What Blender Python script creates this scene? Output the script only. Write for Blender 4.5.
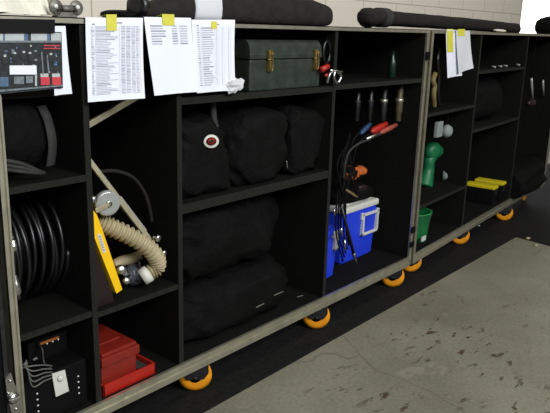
import bpy, bmesh, math, random
from mathutils import Vector, Matrix, noise
random.seed(7)
S = bpy.context.scene
C = S.collection
for o in list(bpy.data.objects): bpy.data.objects.remove(o)

# ------------------------------------------------------------------ camera
FPX, YAW, PITCH, ROLL = 667.47, 0.873596, 0.261112, 0.028602
CAM = Vector((0, -1.66006, 1.36964))
cy, sy, cp, sp = math.cos(YAW), math.sin(YAW), math.cos(PITCH), math.sin(PITCH)
FW = Vector((sy*cp, cy*cp, -sp)); R0 = Vector((cy, -sy, 0)); U0 = R0.cross(FW)
RT = math.cos(ROLL)*R0 + math.sin(ROLL)*U0
UP = -math.sin(ROLL)*R0 + math.cos(ROLL)*U0
cd = bpy.data.cameras.new('camera'); co = bpy.data.objects.new('camera', cd); C.objects.link(co)
cd.sensor_fit = 'HORIZONTAL'; cd.sensor_width = 36; cd.lens = FPX/550*36; cd.clip_start = .02
m = Matrix((RT, UP, -FW)).transposed().to_4x4(); m.translation = CAM
co.matrix_world = m
S.camera = co

# ------------------------------------------------------------------ light and exposure
w = bpy.data.worlds.new('world'); S.world = w; w.use_nodes = True
bg = w.node_tree.nodes['Background']; bg.inputs[0].default_value = (.86, .90, 1, 1); bg.inputs[1].default_value = .10

def area(name, loc, target, sx, sy_, power, col):
    l = bpy.data.lights.new(name, 'AREA'); l.shape = 'RECTANGLE'; l.size = sx; l.size_y = sy_; l.energy = power; l.color = col
    o = bpy.data.objects.new(name, l); C.objects.link(o); o.location = loc
    o.rotation_euler = (Vector(target)-Vector(loc)).to_track_quat('-Z', 'Y').to_euler()
    return o
area('added_front_light', (1.0, -4.6, 3.6), (2.0, 0, .8), 4.5, 1.6, 330, (.93, .96, 1))  # unseen area light added behind the camera, high so shelves shade the cells
area('added_overhead_light', (1.2, -1.6, 3.6), (1.2, -1.6, 0), 3.2, .5, 22, (1, .93, .80))  # unseen warm area light added overhead, no fixture modelled
area('added_overhead_light', (4.8, -1.6, 3.6), (4.8, -1.2, 0), 3.2, .5, 22, (1, .93, .80))  # second unseen overhead light, added towards the far cabinet
vs = S.view_settings; vs.view_transform = 'Standard'; vs.look = 'None'; vs.gamma = 1; vs.use_curve_mapping = False
vs.exposure = 0.0

# ------------------------------------------------------------------ helpers
def lin(c):
    return tuple((v/255/12.92 if v <= 10 else ((v/255+.055)/1.055)**2.4) for v in c)
def mat(name, rgb, rough=.6, metal=0, var=.12, scale=30, bump=0, bscale=None, emit=0, spec=.5, alpha=1, trans=0):
    """principled material with a little procedural variation; rgb given as sRGB 0..255"""
    M = bpy.data.materials.new(name); M.use_nodes = True
    nt = M.node_tree; b = nt.nodes['Principled BSDF']
    c = lin(rgb)
    tc = nt.nodes.new('ShaderNodeTexCoord'); nz = nt.nodes.new('ShaderNodeTexNoise')
    nz.inputs['Scale'].default_value = scale; nz.inputs['Detail'].default_value = 5
    nt.links.new(tc.outputs['Object'], nz.inputs['Vector'])
    rp = nt.nodes.new('ShaderNodeValToRGB')
    rp.color_ramp.elements[0].position = .3; rp.color_ramp.elements[1].position = .7
    rp.color_ramp.elements[0].color = tuple(v*(1-var) for v in c)+(1,)
    rp.color_ramp.elements[1].color = tuple(min(1, v*(1+var)) for v in c)+(1,)
    nt.links.new(nz.outputs['Fac'], rp.inputs[0]); nt.links.new(rp.outputs[0], b.inputs['Base Color'])
    b.inputs['Roughness'].default_value = rough; b.inputs['Metallic'].default_value = metal
    b.inputs['Specular IOR Level'].default_value = spec
    if trans: b.inputs['Transmission Weight'].default_value = trans
    if emit:
        b.inputs['Emission Color'].default_value = c+(1,); b.inputs['Emission Strength'].default_value = emit
    if bump:
        n2 = nt.nodes.new('ShaderNodeTexNoise'); n2.inputs['Scale'].default_value = bscale or scale*4; n2.inputs['Detail'].default_value = 4
        nt.links.new(tc.outputs['Object'], n2.inputs['Vector'])
        bp = nt.nodes.new('ShaderNodeBump'); bp.inputs['Strength'].default_value = bump; bp.inputs['Distance'].default_value = .01
        nt.links.new(n2.outputs['Fac'], bp.inputs['Height']); nt.links.new(bp.outputs[0], b.inputs['Normal'])
    return M

MT = {}
MT['carpet'] = mat('black_carpet', (24, 24, 21), .95, var=.55, scale=220, bump=.5, spec=.06)
MT['edge'] = mat('grey_carpet_edge', (35, 35, 31), .95, var=.4, scale=200, bump=.4, spec=.15)  # lighter grey carpet for the front edge strips and the crate
MT['alu'] = mat('brushed_aluminium', (192, 188, 168), .42, metal=.85, var=.15, scale=20)
MT['steel'] = mat('bright_steel', (190, 190, 186), .28, metal=1, var=.12, scale=40)
MT['darksteel'] = mat('dark_steel', (60, 60, 60), .5, metal=.8, var=.3, scale=60)
MT['brass'] = mat('old_brass', (150, 125, 70), .4, metal=.8, var=.3, scale=50)
MT['black'] = mat('black_plastic', (7, 7, 8), .7, var=.2, spec=.15)
MT['gloss'] = mat('glossy_black_rubber', (14, 14, 14), .36, var=.2, spec=.5)
MT['fabric'] = mat('black_nylon_fabric', (12, 12, 11), .75, var=.3, scale=18, bump=.6, bscale=45, spec=.1)
MT['fabric2'] = mat('charcoal_canvas', (36, 33, 31), .85, var=.25, scale=22, bump=.35, bscale=70, spec=.2)
MT['webbing'] = mat('grey_webbing', (52, 52, 50), .8, var=.2, spec=.2)
MT['paper'] = mat('white_paper', (228, 231, 239), .8, var=.015, scale=6, spec=.2)
MT['paper2'] = mat('grey_white_paper', (205, 206, 208), .8, var=.03, scale=6, spec=.2)
MT['ink'] = mat('grey_print', (186, 188, 198), .8, var=.15, scale=150, spec=.2)
MT['ink2'] = mat('dark_print', (150, 152, 162), .8, var=.15, scale=150, spec=.2)
MT['tape'] = mat('yellow_tape', (205, 200, 70), .6, var=.08)
MT['gaffer'] = mat('black_gaffer_tape', (8, 8, 9), .75, var=.2, spec=.25)
MT['orange'] = mat('orange_polyurethane', (246, 158, 24), .45, var=.12, scale=25)
MT['yellow'] = mat('yellow_plastic', (246, 196, 14), .42, var=.05)
MT['ylid'] = mat('yellow_lid_plastic', (214, 196, 30), .5, var=.06)
MT['hose'] = mat('beige_hose_plastic', (168, 156, 122), .5, var=.1, scale=30)
MT['red'] = mat('red_plastic', (126, 30, 18), .45, var=.1, scale=25, bump=.08)
MT['red2'] = mat('bright_red_plastic', (166, 30, 18), .42, var=.08)
MT['darkred'] = mat('dark_red_plastic', (30, 14, 12), .5, var=.15)
MT['olive'] = mat('worn_green_enamel', (52, 60, 52), .42, metal=.25, var=.3, scale=26, bump=.12)
MT['blue'] = mat('blue_plastic', (34, 62, 214), .45, var=.05)
MT['white'] = mat('white_plastic', (206, 206, 196), .5, var=.04)
MT['green'] = mat('green_plastic', (18, 104, 62), .45, var=.15)
MT['greenb'] = mat('light_green_plastic', (30, 126, 70), .45, var=.1)
MT['clear'] = mat('smoky_clear_plastic', (150, 152, 148), .15, var=.1, spec=.7)
MT['copper'] = mat('copper_plug', (184, 92, 76), .4, metal=.5, var=.15)
MT['bluep'] = mat('blue_plug', (30, 60, 96), .45, var=.1)
MT['orangec'] = mat('orange_cloth', (176, 84, 22), .8, var=.3, scale=40)
MT['tan'] = mat('tan_cord', (112, 98, 58), .7, var=.2)
MT['led'] = mat('pale_indicator_plastic', (215, 215, 205), .4, var=.05)
MT['photo_light'] = mat('photo_light_grey', (176, 182, 180), .5, var=.06, scale=50)
MT['photo_dark'] = mat('photo_dark_tone', (36, 40, 42), .45, var=.5, scale=60)
MT['photo_mid'] = mat('photo_mid_grey', (110, 118, 122), .45, var=.35, scale=80)
MT['photo_blue'] = mat('photo_blue_grey', (80, 104, 130), .45, var=.2, scale=50)
MT['photo_red'] = mat('photo_red', (196, 62, 72), .45, var=.12, scale=50)
MT['rubbermat'] = mat('black_rubber_mat', (24, 24, 22), .85, var=.4, scale=40, bump=.3, bscale=200, spec=.2)
MT['tanstrip'] = mat('dull_orange_plastic', (160, 92, 30), .6)
MT['dull'] = mat('dull_white_card', (128, 136, 132), .7, var=.08)
MT['dim'] = mat('dim_brown_metal', (84, 78, 54), .55, metal=.4, var=.3)
MT['tie_glint'] = mat('pale_tie_and_glint', (112, 110, 100), .8)  # pale grey of the cable tie and of the painted piping glints

# floor: grey concrete with cracks, worn pale patches and brown scuffs of its own shape
def floor_material():
    M = bpy.data.materials.new('stained_concrete'); M.use_nodes = True; nt = M.node_tree; N = nt.nodes; L = nt.links
    b = N['Principled BSDF']; b.inputs['Roughness'].default_value = .62; b.inputs['Specular IOR Level'].default_value = .35
    tc = N.new('ShaderNodeTexCoord')
    def nz(scale, detail=6, rough=.6, vec=None, mp=None):
        n = N.new('ShaderNodeTexNoise'); n.inputs['Scale'].default_value = scale; n.inputs['Detail'].default_value = detail; n.inputs['Roughness'].default_value = rough
        if mp:
            k = N.new('ShaderNodeMapping'); k.inputs['Scale'].default_value = mp[0]; k.inputs['Rotation'].default_value = (0, 0, mp[1])
            L.new(tc.outputs['Object'], k.inputs[0]); L.new(k.outputs[0], n.inputs['Vector'])
        else: L.new(tc.outputs['Object'], n.inputs['Vector'])
        return n.outputs['Fac']
    def ramp(v, a, c, pa=.4, pc=.6):
        r = N.new('ShaderNodeValToRGB'); r.color_ramp.elements[0].position = pa; r.color_ramp.elements[1].position = pc
        r.color_ramp.elements[0].color = a+(1,); r.color_ramp.elements[1].color = c+(1,); L.new(v, r.inputs[0]); return r.outputs[0]
    def mix(f, a, c):
        x = N.new('ShaderNodeMix'); x.data_type = 'RGBA'; L.new(f, x.inputs[0])
        for i, v in ((6, a), (7, c)):
            if isinstance(v, tuple): x.inputs[i].default_value = v+(1,)
            else: L.new(v, x.inputs[i])
        return x.outputs[2]
    def math_(op, a, c=None):
        x = N.new('ShaderNodeMath'); x.operation = op
        for i, v in ((0, a), (1, c)):
            if v is None: continue
            if isinstance(v, (int, float)): x.inputs[i].default_value = v
            else: L.new(v, x.inputs[i])
        return x.outputs[0]
    base = ramp(nz(1.6), lin((116, 113, 97)), lin((136, 133, 115)), .35, .65)
    fine = ramp(nz(60, 4), (.82, .82, .82), (1.12, 1.12, 1.12), .3, .7)
    mm = N.new('ShaderNodeMix'); mm.data_type = 'RGBA'; mm.blend_type = 'MULTIPLY'; mm.inputs[0].default_value = 1
    L.new(base, mm.inputs[6]); L.new(fine, mm.inputs[7]); col = mm.outputs[2]
    pale = ramp(nz(2.3, 8, .7), (0, 0, 0), (1, 1, 1), .60, .62)
    col = mix(math_('MULTIPLY', pale, .35), col, lin((154, 150, 132)))
    # scuffs: streaky dabs gathered where trolleys turn
    dabs = ramp(nz(1, 5, .65, mp=((9, 22, 1), .5)), (0, 0, 0), (1, 1, 1), .585, .62)
    def zone(cx, cy_, r, p=1.):
        k = N.new('ShaderNodeVectorMath'); k.operation = 'DISTANCE'; L.new(tc.outputs['Object'], k.inputs[0]); k.inputs[1].default_value = (cx, cy_, 0)
        d = math_('DIVIDE', k.outputs['Value'], r); return math_('MULTIPLY', math_('MAXIMUM', math_('SUBTRACT', 1.25, d), 0), p)
    zs = None
    for z in ZONES:
        q = zone(*z); zs = q if zs is None else math_('MAXIMUM', zs, q)
    f = math_('MINIMUM', math_('MULTIPLY', math_('MULTIPLY', dabs, zs), 2.2), .9)
    col = mix(f, col, lin((66, 50, 34)))
    # cracks
    v = N.new('ShaderNodeTexVoronoi'); v.feature = 'DISTANCE_TO_EDGE'; v.inputs['Scale'].default_value = .8
    wv = N.new('ShaderNodeTexNoise'); wv.inputs['Scale'].default_value = 4; L.new(tc.outputs['Object'], wv.inputs['Vector'])
    ad = N.new('ShaderNodeMix'); ad.data_type = 'VECTOR'; ad.inputs[0].default_value = .12; L.new(tc.outputs['Object'], ad.inputs[4]); L.new(wv.outputs['Color'], ad.inputs[5])
    L.new(ad.outputs[1], v.inputs['Vector'])
    cr = ramp(v.outputs['Distance'], (1, 1, 1), (0, 0, 0), 0.0008, .0035)
    col = mix(math_('MULTIPLY', cr, .45), col, lin((70, 62, 50)))
    L.new(col, b.inputs['Base Color'])
    bp = N.new('ShaderNodeBump'); bp.inputs['Strength'].default_value = .12; bp.inputs['Distance'].default_value = .01
    L.new(nz(90, 4), bp.inputs['Height']); L.new(bp.outputs[0], b.inputs['Normal'])
    return M

def block_material():
    M = bpy.data.materials.new('painted_block_wall'); M.use_nodes = True; nt = M.node_tree; N = nt.nodes; L = nt.links
    b = N['Principled BSDF']; b.inputs['Roughness'].default_value = .7
    tc = N.new('ShaderNodeTexCoord'); mp = N.new('ShaderNodeMapping'); mp.inputs['Rotation'].default_value = (math.pi/2, 0, 0)
    L.new(tc.outputs['Object'], mp.inputs[0])
    br = N.new('ShaderNodeTexBrick'); br.inputs['Scale'].default_value = 1; br.inputs['Brick Width'].default_value = .4; br.inputs['Row Height'].default_value = .2
    br.inputs['Mortar Size'].default_value = .004; br.inputs['Mortar Smooth'].default_value = .3
    br.inputs['Color1'].default_value = lin((216, 207, 190))+(1,); br.inputs['Color2'].default_value = lin((219, 210, 193))+(1,); br.inputs['Mortar'].default_value = lin((176, 166, 148))+(1,)
    L.new(mp.outputs[0], br.inputs['Vector']); L.new(br.outputs['Color'], b.inputs['Base Color'])
    nz = N.new('ShaderNodeTexNoise'); nz.inputs['Scale'].default_value = 80; L.new(tc.outputs['Object'], nz.inputs['Vector'])
    bp = N.new('ShaderNodeBump'); bp.inputs['Strength'].default_value = .1; bp.inputs['Distance'].default_value = .01; L.new(nz.outputs['Fac'], bp.inputs['Height']); L.new(bp.outputs[0], b.inputs['Normal'])
    return M

def ray(x, y): return FW + RT*((x-275)/FPX) - UP*((y-206.5)/FPX)
def at(x, y, Y=0.):                       # point of the depth plane Y seen at (x, y)
    D = ray(x, y); return CAM + D*((Y-CAM.y)/D.y)
def atz(x, y, Z):
    D = ray(x, y); return CAM + D*((Z-CAM.z)/D.z)
TH = math.radians(4)
FB = Matrix.Translation((3.171, 0, 0)) @ Matrix.Rotation(TH, 4, 'Z')   # frame of the far cabinet, turned a little
FBI = FB.inverted()
def atb(x, y, v=0.):                      # same, in the far cabinet's own frame
    c = FBI @ CAM; D = FBI.to_3x3() @ ray(x, y); return c + D*((v-c.y)/D.y)

WORLD = {}                                # world matrices of objects made so far
def link(name, data, M):
    o = bpy.data.objects.new(name, data); C.objects.link(o); return o

class MB:
    def __init__(s, frame=None): s.v = []; s.f = []; s.mi = []; s.sm = []; s.F = frame or Matrix()
    def add(s, vs, fs, mi=0, smooth=False, T=None):
        b = len(s.v); T = s.F @ T if T else s.F
        s.v += [T @ Vector(q) for q in vs]
        for q in fs: s.f.append([b+i for i in q]); s.mi.append(mi); s.sm.append(smooth)
        return s
    def box(s, a, b, mi=0, T=None, bev=0.):
        x0, y0, z0 = [min(p, q) for p, q in zip(a, b)]; x1, y1, z1 = [max(p, q) for p, q in zip(a, b)]
        bm = bmesh.new(); bmesh.ops.create_cube(bm, size=1)
        for q in bm.verts: q.co = Vector((x0+(q.co.x+.5)*(x1-x0), y0+(q.co.y+.5)*(y1-y0), z0+(q.co.z+.5)*(z1-z0)))
        if bev: bmesh.ops.bevel(bm, geom=bm.edges[:], offset=min(bev, .45*min(x1-x0, y1-y0, z1-z0)), segments=2, affect='EDGES', profile=.6)
        return s.bm(bm, mi, T)
    def bm(s, bm, mi=0, T=None, smooth=False):
        bm.verts.index_update(); vs = [q.co.copy() for q in bm.verts]; fs = [[q.index for q in f.verts] for f in bm.faces]; bm.free()
        return s.add(vs, fs, mi, smooth, T)
    def prism(s, poly, y0, y1, mi=0, T=None):   # polygon in XZ, extruded along Y
        n = len(poly); vs = [(x, y0, z) for x, z in poly]+[(x, y1, z) for x, z in poly]
        fs = [list(range(n)), list(range(2*n-1, n-1, -1))]+[[i, i+n, (i+1) % n+n, (i+1) % n] for i in range(n)]
        return s.add(vs, fs, mi, False, T)
    def lathe(s, prof, p0, axis, n=24, mi=0, smooth=True, T=None):   # profile [(r, t)] along axis from p0
        ax = Vector(axis).normalized(); q = ax.to_track_quat('Z', 'Y').to_matrix(); vs = []; fs = []
        for r, t in prof:
            for k in range(n):
                a = 2*math.pi*k/n; vs.append(Vector(p0)+q @ Vector((r*math.cos(a), r*math.sin(a), t)))
        for i in range(len(prof)-1):
            for k in range(n):
                fs.append([i*n+k, i*n+(k+1) % n, (i+1)*n+(k+1) % n, (i+1)*n+k])
        fs.append(list(range(n))[::-1]); fs.append([(len(prof)-1)*n+k for k in range(n)])
        return s.add(vs, fs, mi, smooth, T)
    def cyl(s, a, b, r, r2=None, n=16, mi=0, T=None):
        a = Vector(a); b = Vector(b); return s.lathe([(r, 0), (r if r2 is None else r2, (b-a).length)], a, b-a, n, mi, True, T)
    def tube(s, pts, r, n=10, mi=0, closed=False, T=None):
        pts = [Vector(q) for q in pts]; m = len(pts); vs = []; fs = []
        t0 = (pts[1]-pts[0]).normalized(); nrm = t0.orthogonal().normalized()
        for i, q in enumerate(pts):
            t = ((pts[min(i+1, m-1)]-pts[max(i-1, 0)])).normalized()
            nrm = (nrm-t*nrm.dot(t)).normalized(); bn = t.cross(nrm); rr = r(i/(m-1)) if callable(r) else r
            for k in range(n):
                a = 2*math.pi*k/n; vs.append(q+nrm*(rr*math.cos(a))+bn*(rr*math.sin(a)))
        for i in range(m-1):
            for k in range(n): fs.append([i*n+k, i*n+(k+1) % n, (i+1)*n+(k+1) % n, (i+1)*n+k])
        fs.append(list(range(n))[::-1]); fs.append([(m-1)*n+k for k in range(n)])
        return s.add(vs, fs, mi, True, T)
    def build(s, name, mats, parent=None, origin=None):
        if not isinstance(mats, (list, tuple)): mats = [mats]
        me = bpy.data.meshes.new(name)
        if parent is not None: W = WORLD[parent.name]
        else:
            xs = [q.x for q in s.v]; ys = [q.y for q in s.v]; zs = [q.z for q in s.v]
            W = Matrix.Translation(origin or ((min(xs)+max(xs))/2, (min(ys)+max(ys))/2, min(zs)))
        I = W.inverted()
        me.from_pydata([tuple(I @ q) for q in s.v], [], s.f)
        for q in mats: me.materials.append(q)
        for p, i, sm in zip(me.polygons, s.mi, s.sm): p.material_index = i; p.use_smooth = sm
        bm = bmesh.new(); bm.from_mesh(me); bmesh.ops.recalc_face_normals(bm, faces=bm.faces[:]); bm.to_mesh(me); bm.free()
        o = link(name, me, W)
        if parent is not None: o.parent = parent
        else: o.matrix_world = W
        WORLD[o.name] = W.copy()
        return o
def thing(name, label, cat, loc, rotz=0., group=None):
    o = bpy.data.objects.new(name, None); C.objects.link(o); o.empty_display_size = .05
    W = Matrix.Translation(loc) @ Matrix.Rotation(rotz, 4, 'Z'); o.matrix_world = W; WORLD[o.name] = W
    return tag(o, label, cat, group)
def tag(o, label, cat, group=None, kind=None):
    o['label'] = label; o['category'] = cat
    if group: o['group'] = group
    if kind: o['kind'] = kind
    return o
def struct(o): o['kind'] = 'structure'; return o
def bez(p, n=40):                          # smooth Catmull-Rom path through points
    p = [Vector(q) for q in p]; p = [2*p[0]-p[1]]+p+[2*p[-1]-p[-2]]; out = []
    seg = len(p)-3
    for i in range(seg):
        a, b, c, d = p[i:i+4]; k = max(2, n//seg)
        for j in range(k):
            t = j/k; out.append(.5*((2*b)+(c-a)*t+(2*a-5*b+4*c-d)*t*t+(3*b-a-3*c+d)*t**3))
    out.append(p[-2]); return out
def blob(mb, c, r, seed=0, amp=.12, e=.75, n=(56, 36), lim=None, mi=0, freq=5., wr=.35, T=None):
    """soft stuffed bag: a rounded box of half-sizes r with sags and creases, kept inside lim"""
    c = Vector(c); vs = []; fs = []; nu, nv = n; off = Vector((seed*7.3, seed*3.1, seed*5.7))
    sg = lambda v, p: math.copysign(abs(v)**p, v)
    for j in range(nv+1):
        ph = -math.pi/2+math.pi*j/nv
        for i in range(nu):
            t = 2*math.pi*i/nu
            d = Vector((sg(math.cos(ph), e)*sg(math.cos(t), e), sg(math.cos(ph), e)*sg(math.sin(t), e), sg(math.sin(ph), e)))
            P = Vector((d.x*r[0], d.y*r[1], d.z*r[2]))
            w_ = P*freq+off
            k = noise.noise(w_)*1.0 + .5*noise.noise(w_*2.1)
            cr = 1-abs(noise.noise(Vector((P.x*7, P.y*7, P.z*16+P.x*9))+off))*2
            k += wr*max(0, cr)**3 - .25*wr*abs(noise.noise(w_*5))
            P = P*(1+amp*k) + c
            if lim:
                for a in range(3): P[a] = min(max(P[a], lim[0][a]), lim[1][a])
            vs.append(P)
    for j in range(nv):
        for i in range(nu): fs.append([j*nu+i, j*nu+(i+1) % nu, (j+1)*nu+(i+1) % nu, (j+1)*nu+i])
    mb.add(vs, fs, mi, True, T); return mb

# ================================================================== SETTING
GZ = -.014
ZONES = []
for (x, y, r, p) in ((445, 335, .30, 1), (405, 345, .22, 1), (430, 352, .16, 1), (485, 350, .26, .8), (345, 385, .22, .7), (440, 300, .2, .6), (470, 385, .3, .6), (545, 315, .3, .7), (520, 400, .3, .6), (390, 400, .2, .5)):
    q = atz(x, y, GZ); ZONES.append((q.x, q.y, r*.72, p))
f = MB().box((-4, -7, -.1), (12, 5, GZ)).build('floor', floor_material(), origin=(0, 0, GZ)); struct(f)
wmat = block_material()
struct(MB().box((-3, .74, GZ), (6.30, .94, 3.2)).build('wall_back', wmat, origin=(-.13, .74, -.05)))
# side wall beyond, with a tall daylit window
struct(MB().box((9.0, -3, GZ), (9.2, 1.05, 3.2)).box((9.0, 3.6, GZ), (9.2, 5, 3.2)).box((9.0, 1.05, GZ), (9.2, 3.6, .5)).box((9.0, 1.05, 2.7), (9.2, 3.6, 3.2)).build('wall_right', wmat, origin=(9, 0, 0)))
win = MB().box((9.02, 1.05, .5), (9.08, 1.11, 2.7)).box((9.02, 3.54, .5), (9.08, 3.6, 2.7)).box((9.02, 1.11, .5), (9.08, 3.54, .56)).box((9.02, 1.11, 2.64), (9.08, 3.54, 2.7)).build('window_1', MT['white'])
struct(win)
day = mat('daylit_pane', (250, 252, 255), .5, var=.01, emit=3.0)
MB().box((9.04, 1.11, .56), (9.05, 3.54, 2.64)).build('pane', day, win)

# black rubber mats on the concrete
ma = MB().box((-.6, -.070, GZ+.0005), (4.56, .735, GZ+.005), bev=.001)
ma = tag(ma.build('rubber_mat', MT['rubbermat']), 'long black rubber mat on the floor under the wheeled cabinets', 'mat')
mb_ = MB()
q0 = Vector((4.57, -.06, 0)); q1 = q0+Vector((-.15, -1, 0)).normalized()*3
mb_.add([(x, y, GZ+z) for z in (.0005, .005) for x, y in ((4.57, .73), (q0.x, q0.y), (q1.x, q1.y), (8.6, q1.y), (8.6, .73))],
        [[4, 3, 2, 1, 0], [5, 6, 7, 8, 9]]+[[i, (i+1) % 5, (i+1) % 5+5, i+5] for i in range(5)])
tag(mb_.build('rubber_mat', MT['rubbermat']), 'dark rubber mat beyond the far end of the pale concrete', 'mat')

# ================================================================== CABINETS
TOP, FZ, BOT = 1.38, .176, .133
def caster(par, F, x, y, ang):
    M = F @ Matrix.Translation((x, y, GZ)) @ Matrix.Rotation(ang, 4, 'Z')
    k = MB(M); H = BOT-GZ                                        # bracket: plate, fork cheeks, axle bolt
    k.box((-.045, -.045, H-.004), (.045, .045, H)); k.box((-.04, -.031, H-.010), (.04, .031, H-.004))
    for s in (-1, 1): k.prism([(-.050, H-.006), (.050, H-.006), (.052, .092), (.034, .066), (-.034, .066), (-.052, .092)], s*.0265, s*.031)
    k.cyl((0, -.035, .071), (0, .035, .071), .007)
    c = k.build('caster', MT['darksteel'], par)
    wq = MB(M); R = .0655
    prof = [(.026, -.019), (.044, -.0225), (.054, -.019), (R, -.009), (R, .009), (.054, .019), (.044, .0225), (.026, .019)]
    wq.lathe(prof, (0, 0, R+.0052), (0, 1, 0), 36)
    t = wq.build('tyre', MT['orange'], c); t['label'] = 'orange tyre'
    hb = MB(M); hb.lathe([(.010, -.024), (.022, -.0225), (.0262, -.017), (.0262, .017), (.022, .0225), (.010, .024)], (0, 0, R+.0052), (0, 1, 0), 28)
    hb.build('hub', MT['black'], c)

def cabinet(label, F, L, divs, shelves, casters, rot, DEP=.56):
    t = thing('wheeled_cabinet', label, 'cabinet', F.translation.copy(), rot)
    def part(n, m, *bx):
        k = MB(F)
        for a, b in bx: k.box(a, b)
        return k.build(n, m, t)
    part('back_panel', MT['carpet'], ((0, DEP, BOT), (L, DEP+.015, TOP)))
    part('top_panel', MT['carpet'], ((0, 0, TOP-.016), (L, DEP, TOP)))
    part('bottom_panel', MT['carpet'], ((0, 0, BOT), (L, DEP, FZ)))
    for x in (0, L-.016): part('side_panel', MT['carpet'], ((x, 0, FZ), (x+.016, DEP, TOP-.016)))
    for x in divs:
        d = part('divider', MT['carpet'], ((x-.009, .004, FZ), (x+.009, DEP, TOP-.016)))
        MB(F).box((x-.010, .000, FZ), (x+.010, .004, TOP-.016)).build('edge_strip', MT['edge'], d)
    for x0, x1, z0, z1 in shelves:
        d = part('shelf', MT['carpet'], ((x0, .006, z0), (x1, DEP, z1)))
        MB(F).box((x0, .002, z0), (x1, .006, z1)).build('edge_strip', MT['edge'], d)
    # aluminium extrusions round the front: web with a lip on each side of a groove
    k = MB(F); k.box((0, -.006, BOT), (L, 0, FZ+.006)).box((0, -.012, FZ-.010), (L, -.006, FZ+.006)).box((0, -.012, BOT), (L, -.006, BOT+.020)).box((0, -.006, BOT-.006), (L, .03, BOT))
    k.build('bottom_rail', MT['alu'], t)
    k = MB(F); k.box((0, -.008, TOP-.013), (L, 0, TOP+.003)).box((0, -.008, TOP), (L, .03, TOP+.003)); k.build('top_rail', MT['alu'], t)
    for s in (0, 1):
        x = 0 if s == 0 else L; d = 1 if s == 0 else -1
        k = MB(F); k.box((x-d*.003, -.006, BOT), (x+d*.019, 0, TOP)).box((x-d*.003, -.011, BOT), (x+d*.004, -.006, TOP)).box((x+d*.013, -.011, BOT), (x+d*.019, -.006, TOP)).box((x-d*.003, -.006, BOT), (x, .03, TOP))
        k.build('corner_rail', MT['alu'], t)
    for x, y, a in casters: caster(t, F, x, y, a)
    return t

FA = Matrix.Translation((.845, 0, 0)); AL = 2.293
D1, D2, D3 = 1.122-.845, 1.478-.845, 2.352-.845
ca = cabinet('long black carpet-lined cabinet with aluminium edges in the foreground', FA, AL, [D1, D2, D3],
    [(.016, D1-.01, .917, .936), (.016, D1-.01, .484, .503), (D1+.01, D2-.01, .473, .491),
     (D2+.01, D3-.01, 1.116, 1.140), (D2+.01, D3-.01, .742, .775), (D3+.01, AL-.016, 1.122, 1.143)],
    [(.06, .09, .5)] + [(q.x-.845, q.y, math.radians(r)) for q, r in ((atz(195, 389.5, GZ+.006), -40), (atz(315.5, 328, GZ+.006), -50), (atz(391.5, 286.5, GZ+.006), -58))] +
    [(.09, .46, .2), (1.6-.845, .46, .4), (2.375-.845, .46, -.3), (3.08-.845, .46, .1)], 0)
# hardware of the near cabinet
k = MB()                                                          # hinge plate on top with two screw eyes
h0 = at(68, 19, .0)
for dx in (-.032, .032):
    k.lathe([(.020, -.003), (.021, 0), (.020, .003)], (h0.x+dx, .006, 1.408), (0, 1, 0), 20)
k.box((h0.x-.032, .003, 1.396), (h0.x+.032, .009, 1.415)); k.box((h0.x-.022, .003, 1.383), (h0.x+.022, .009, 1.398)); k.box((h0.x-.03, .0, 1.383), (h0.x+.03, .03, 1.387))
k.cyl((h0.x-.014, .001, 1.405), (h0.x+.014, .001, 1.405), .007, n=10)
hg = k.build('hinge', mat('dull_zinc', (120, 118, 110), .5, metal=.5, var=.3, scale=60), ca)
for dx in (-.034, .034):
    k = MB(); k.lathe([(.007, 0), (.006, .003), (.002, .005)], (h0.x+dx, .003, 1.410), (0, -1, 0), 12); k.build('rivet', MT['led'], hg)
for (z0, z1) in ((1.235, 1.275), (.32, .355), (.24, .27)):
    MB().box((3.114, -.020, z0), (3.150, -.0115, z1), bev=.002).build('catch', MT['black'], ca)

BL = 2.625
cb = cabinet('matching black aluminium-edged cabinet standing at the far end of the row', FB, BL, [.745, 1.69],
    [(.016, .735, .935, .953), (.016, .735, .43, .447), (.755, 1.68, .775, .795), (.755, 1.68, 1.135, 1.155)],
    [((FBI @ q).x, (FBI @ q).y, math.radians(r)) for q, r in ((atz(409.5, 271.5, GZ+.006), -52), (atz(458.5, 244, GZ+.006), -62), (atz(503, 220.5, GZ+.006), -70))] + [(2.5, .12, .2), (.15, .36, 0), (1.72, .36, .2), (2.5, .36, .4)], TH, .44)

# black case standing against the near cabinet, at the left border
t = thing('flight_case', 'plain black case at the left border beside the near cabinet', 'case', (.5, .25, 0))
MB().box((.15, -.0, GZ+.0055), (.825, .5, 1.30), bev=.006).build('body', MT['black'], t)
for x in (.15, .812): MB().box((x, -.006, .01), (x+.012, -.0005, 1.29)).build('edge_rail', MT['darksteel'], t)
k = MB()                                                          # butterfly latch low on its right edge
pl = [at(*q, -.008) for q in ((4.5, 379), (10, 372), (14, 384), (20, 396), (24, 413), (12, 416), (7, 398))]
k.prism([(q.x, q.z) for q in pl], -.012, -.0065)
for x, y, r_ in ((10, 381, .006), (16, 409, .006), (8, 393, .005)): k.lathe([(r_, 0), (r_*.8, .003), (.002, .005)], at(x, y, -.012), (0, -1, 0), 10)
c = at(13, 398, -.012); k.lathe([(.018, 0), (.017, .006), (.008, .012), (.002, .013)], c, (0, -1, 0), 16); k.box((c.x-.016, -.028, c.z-.004), (c.x+.016, -.022, c.z+.004), bev=.002)
k.build('latch', MT['steel'], t)

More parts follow.
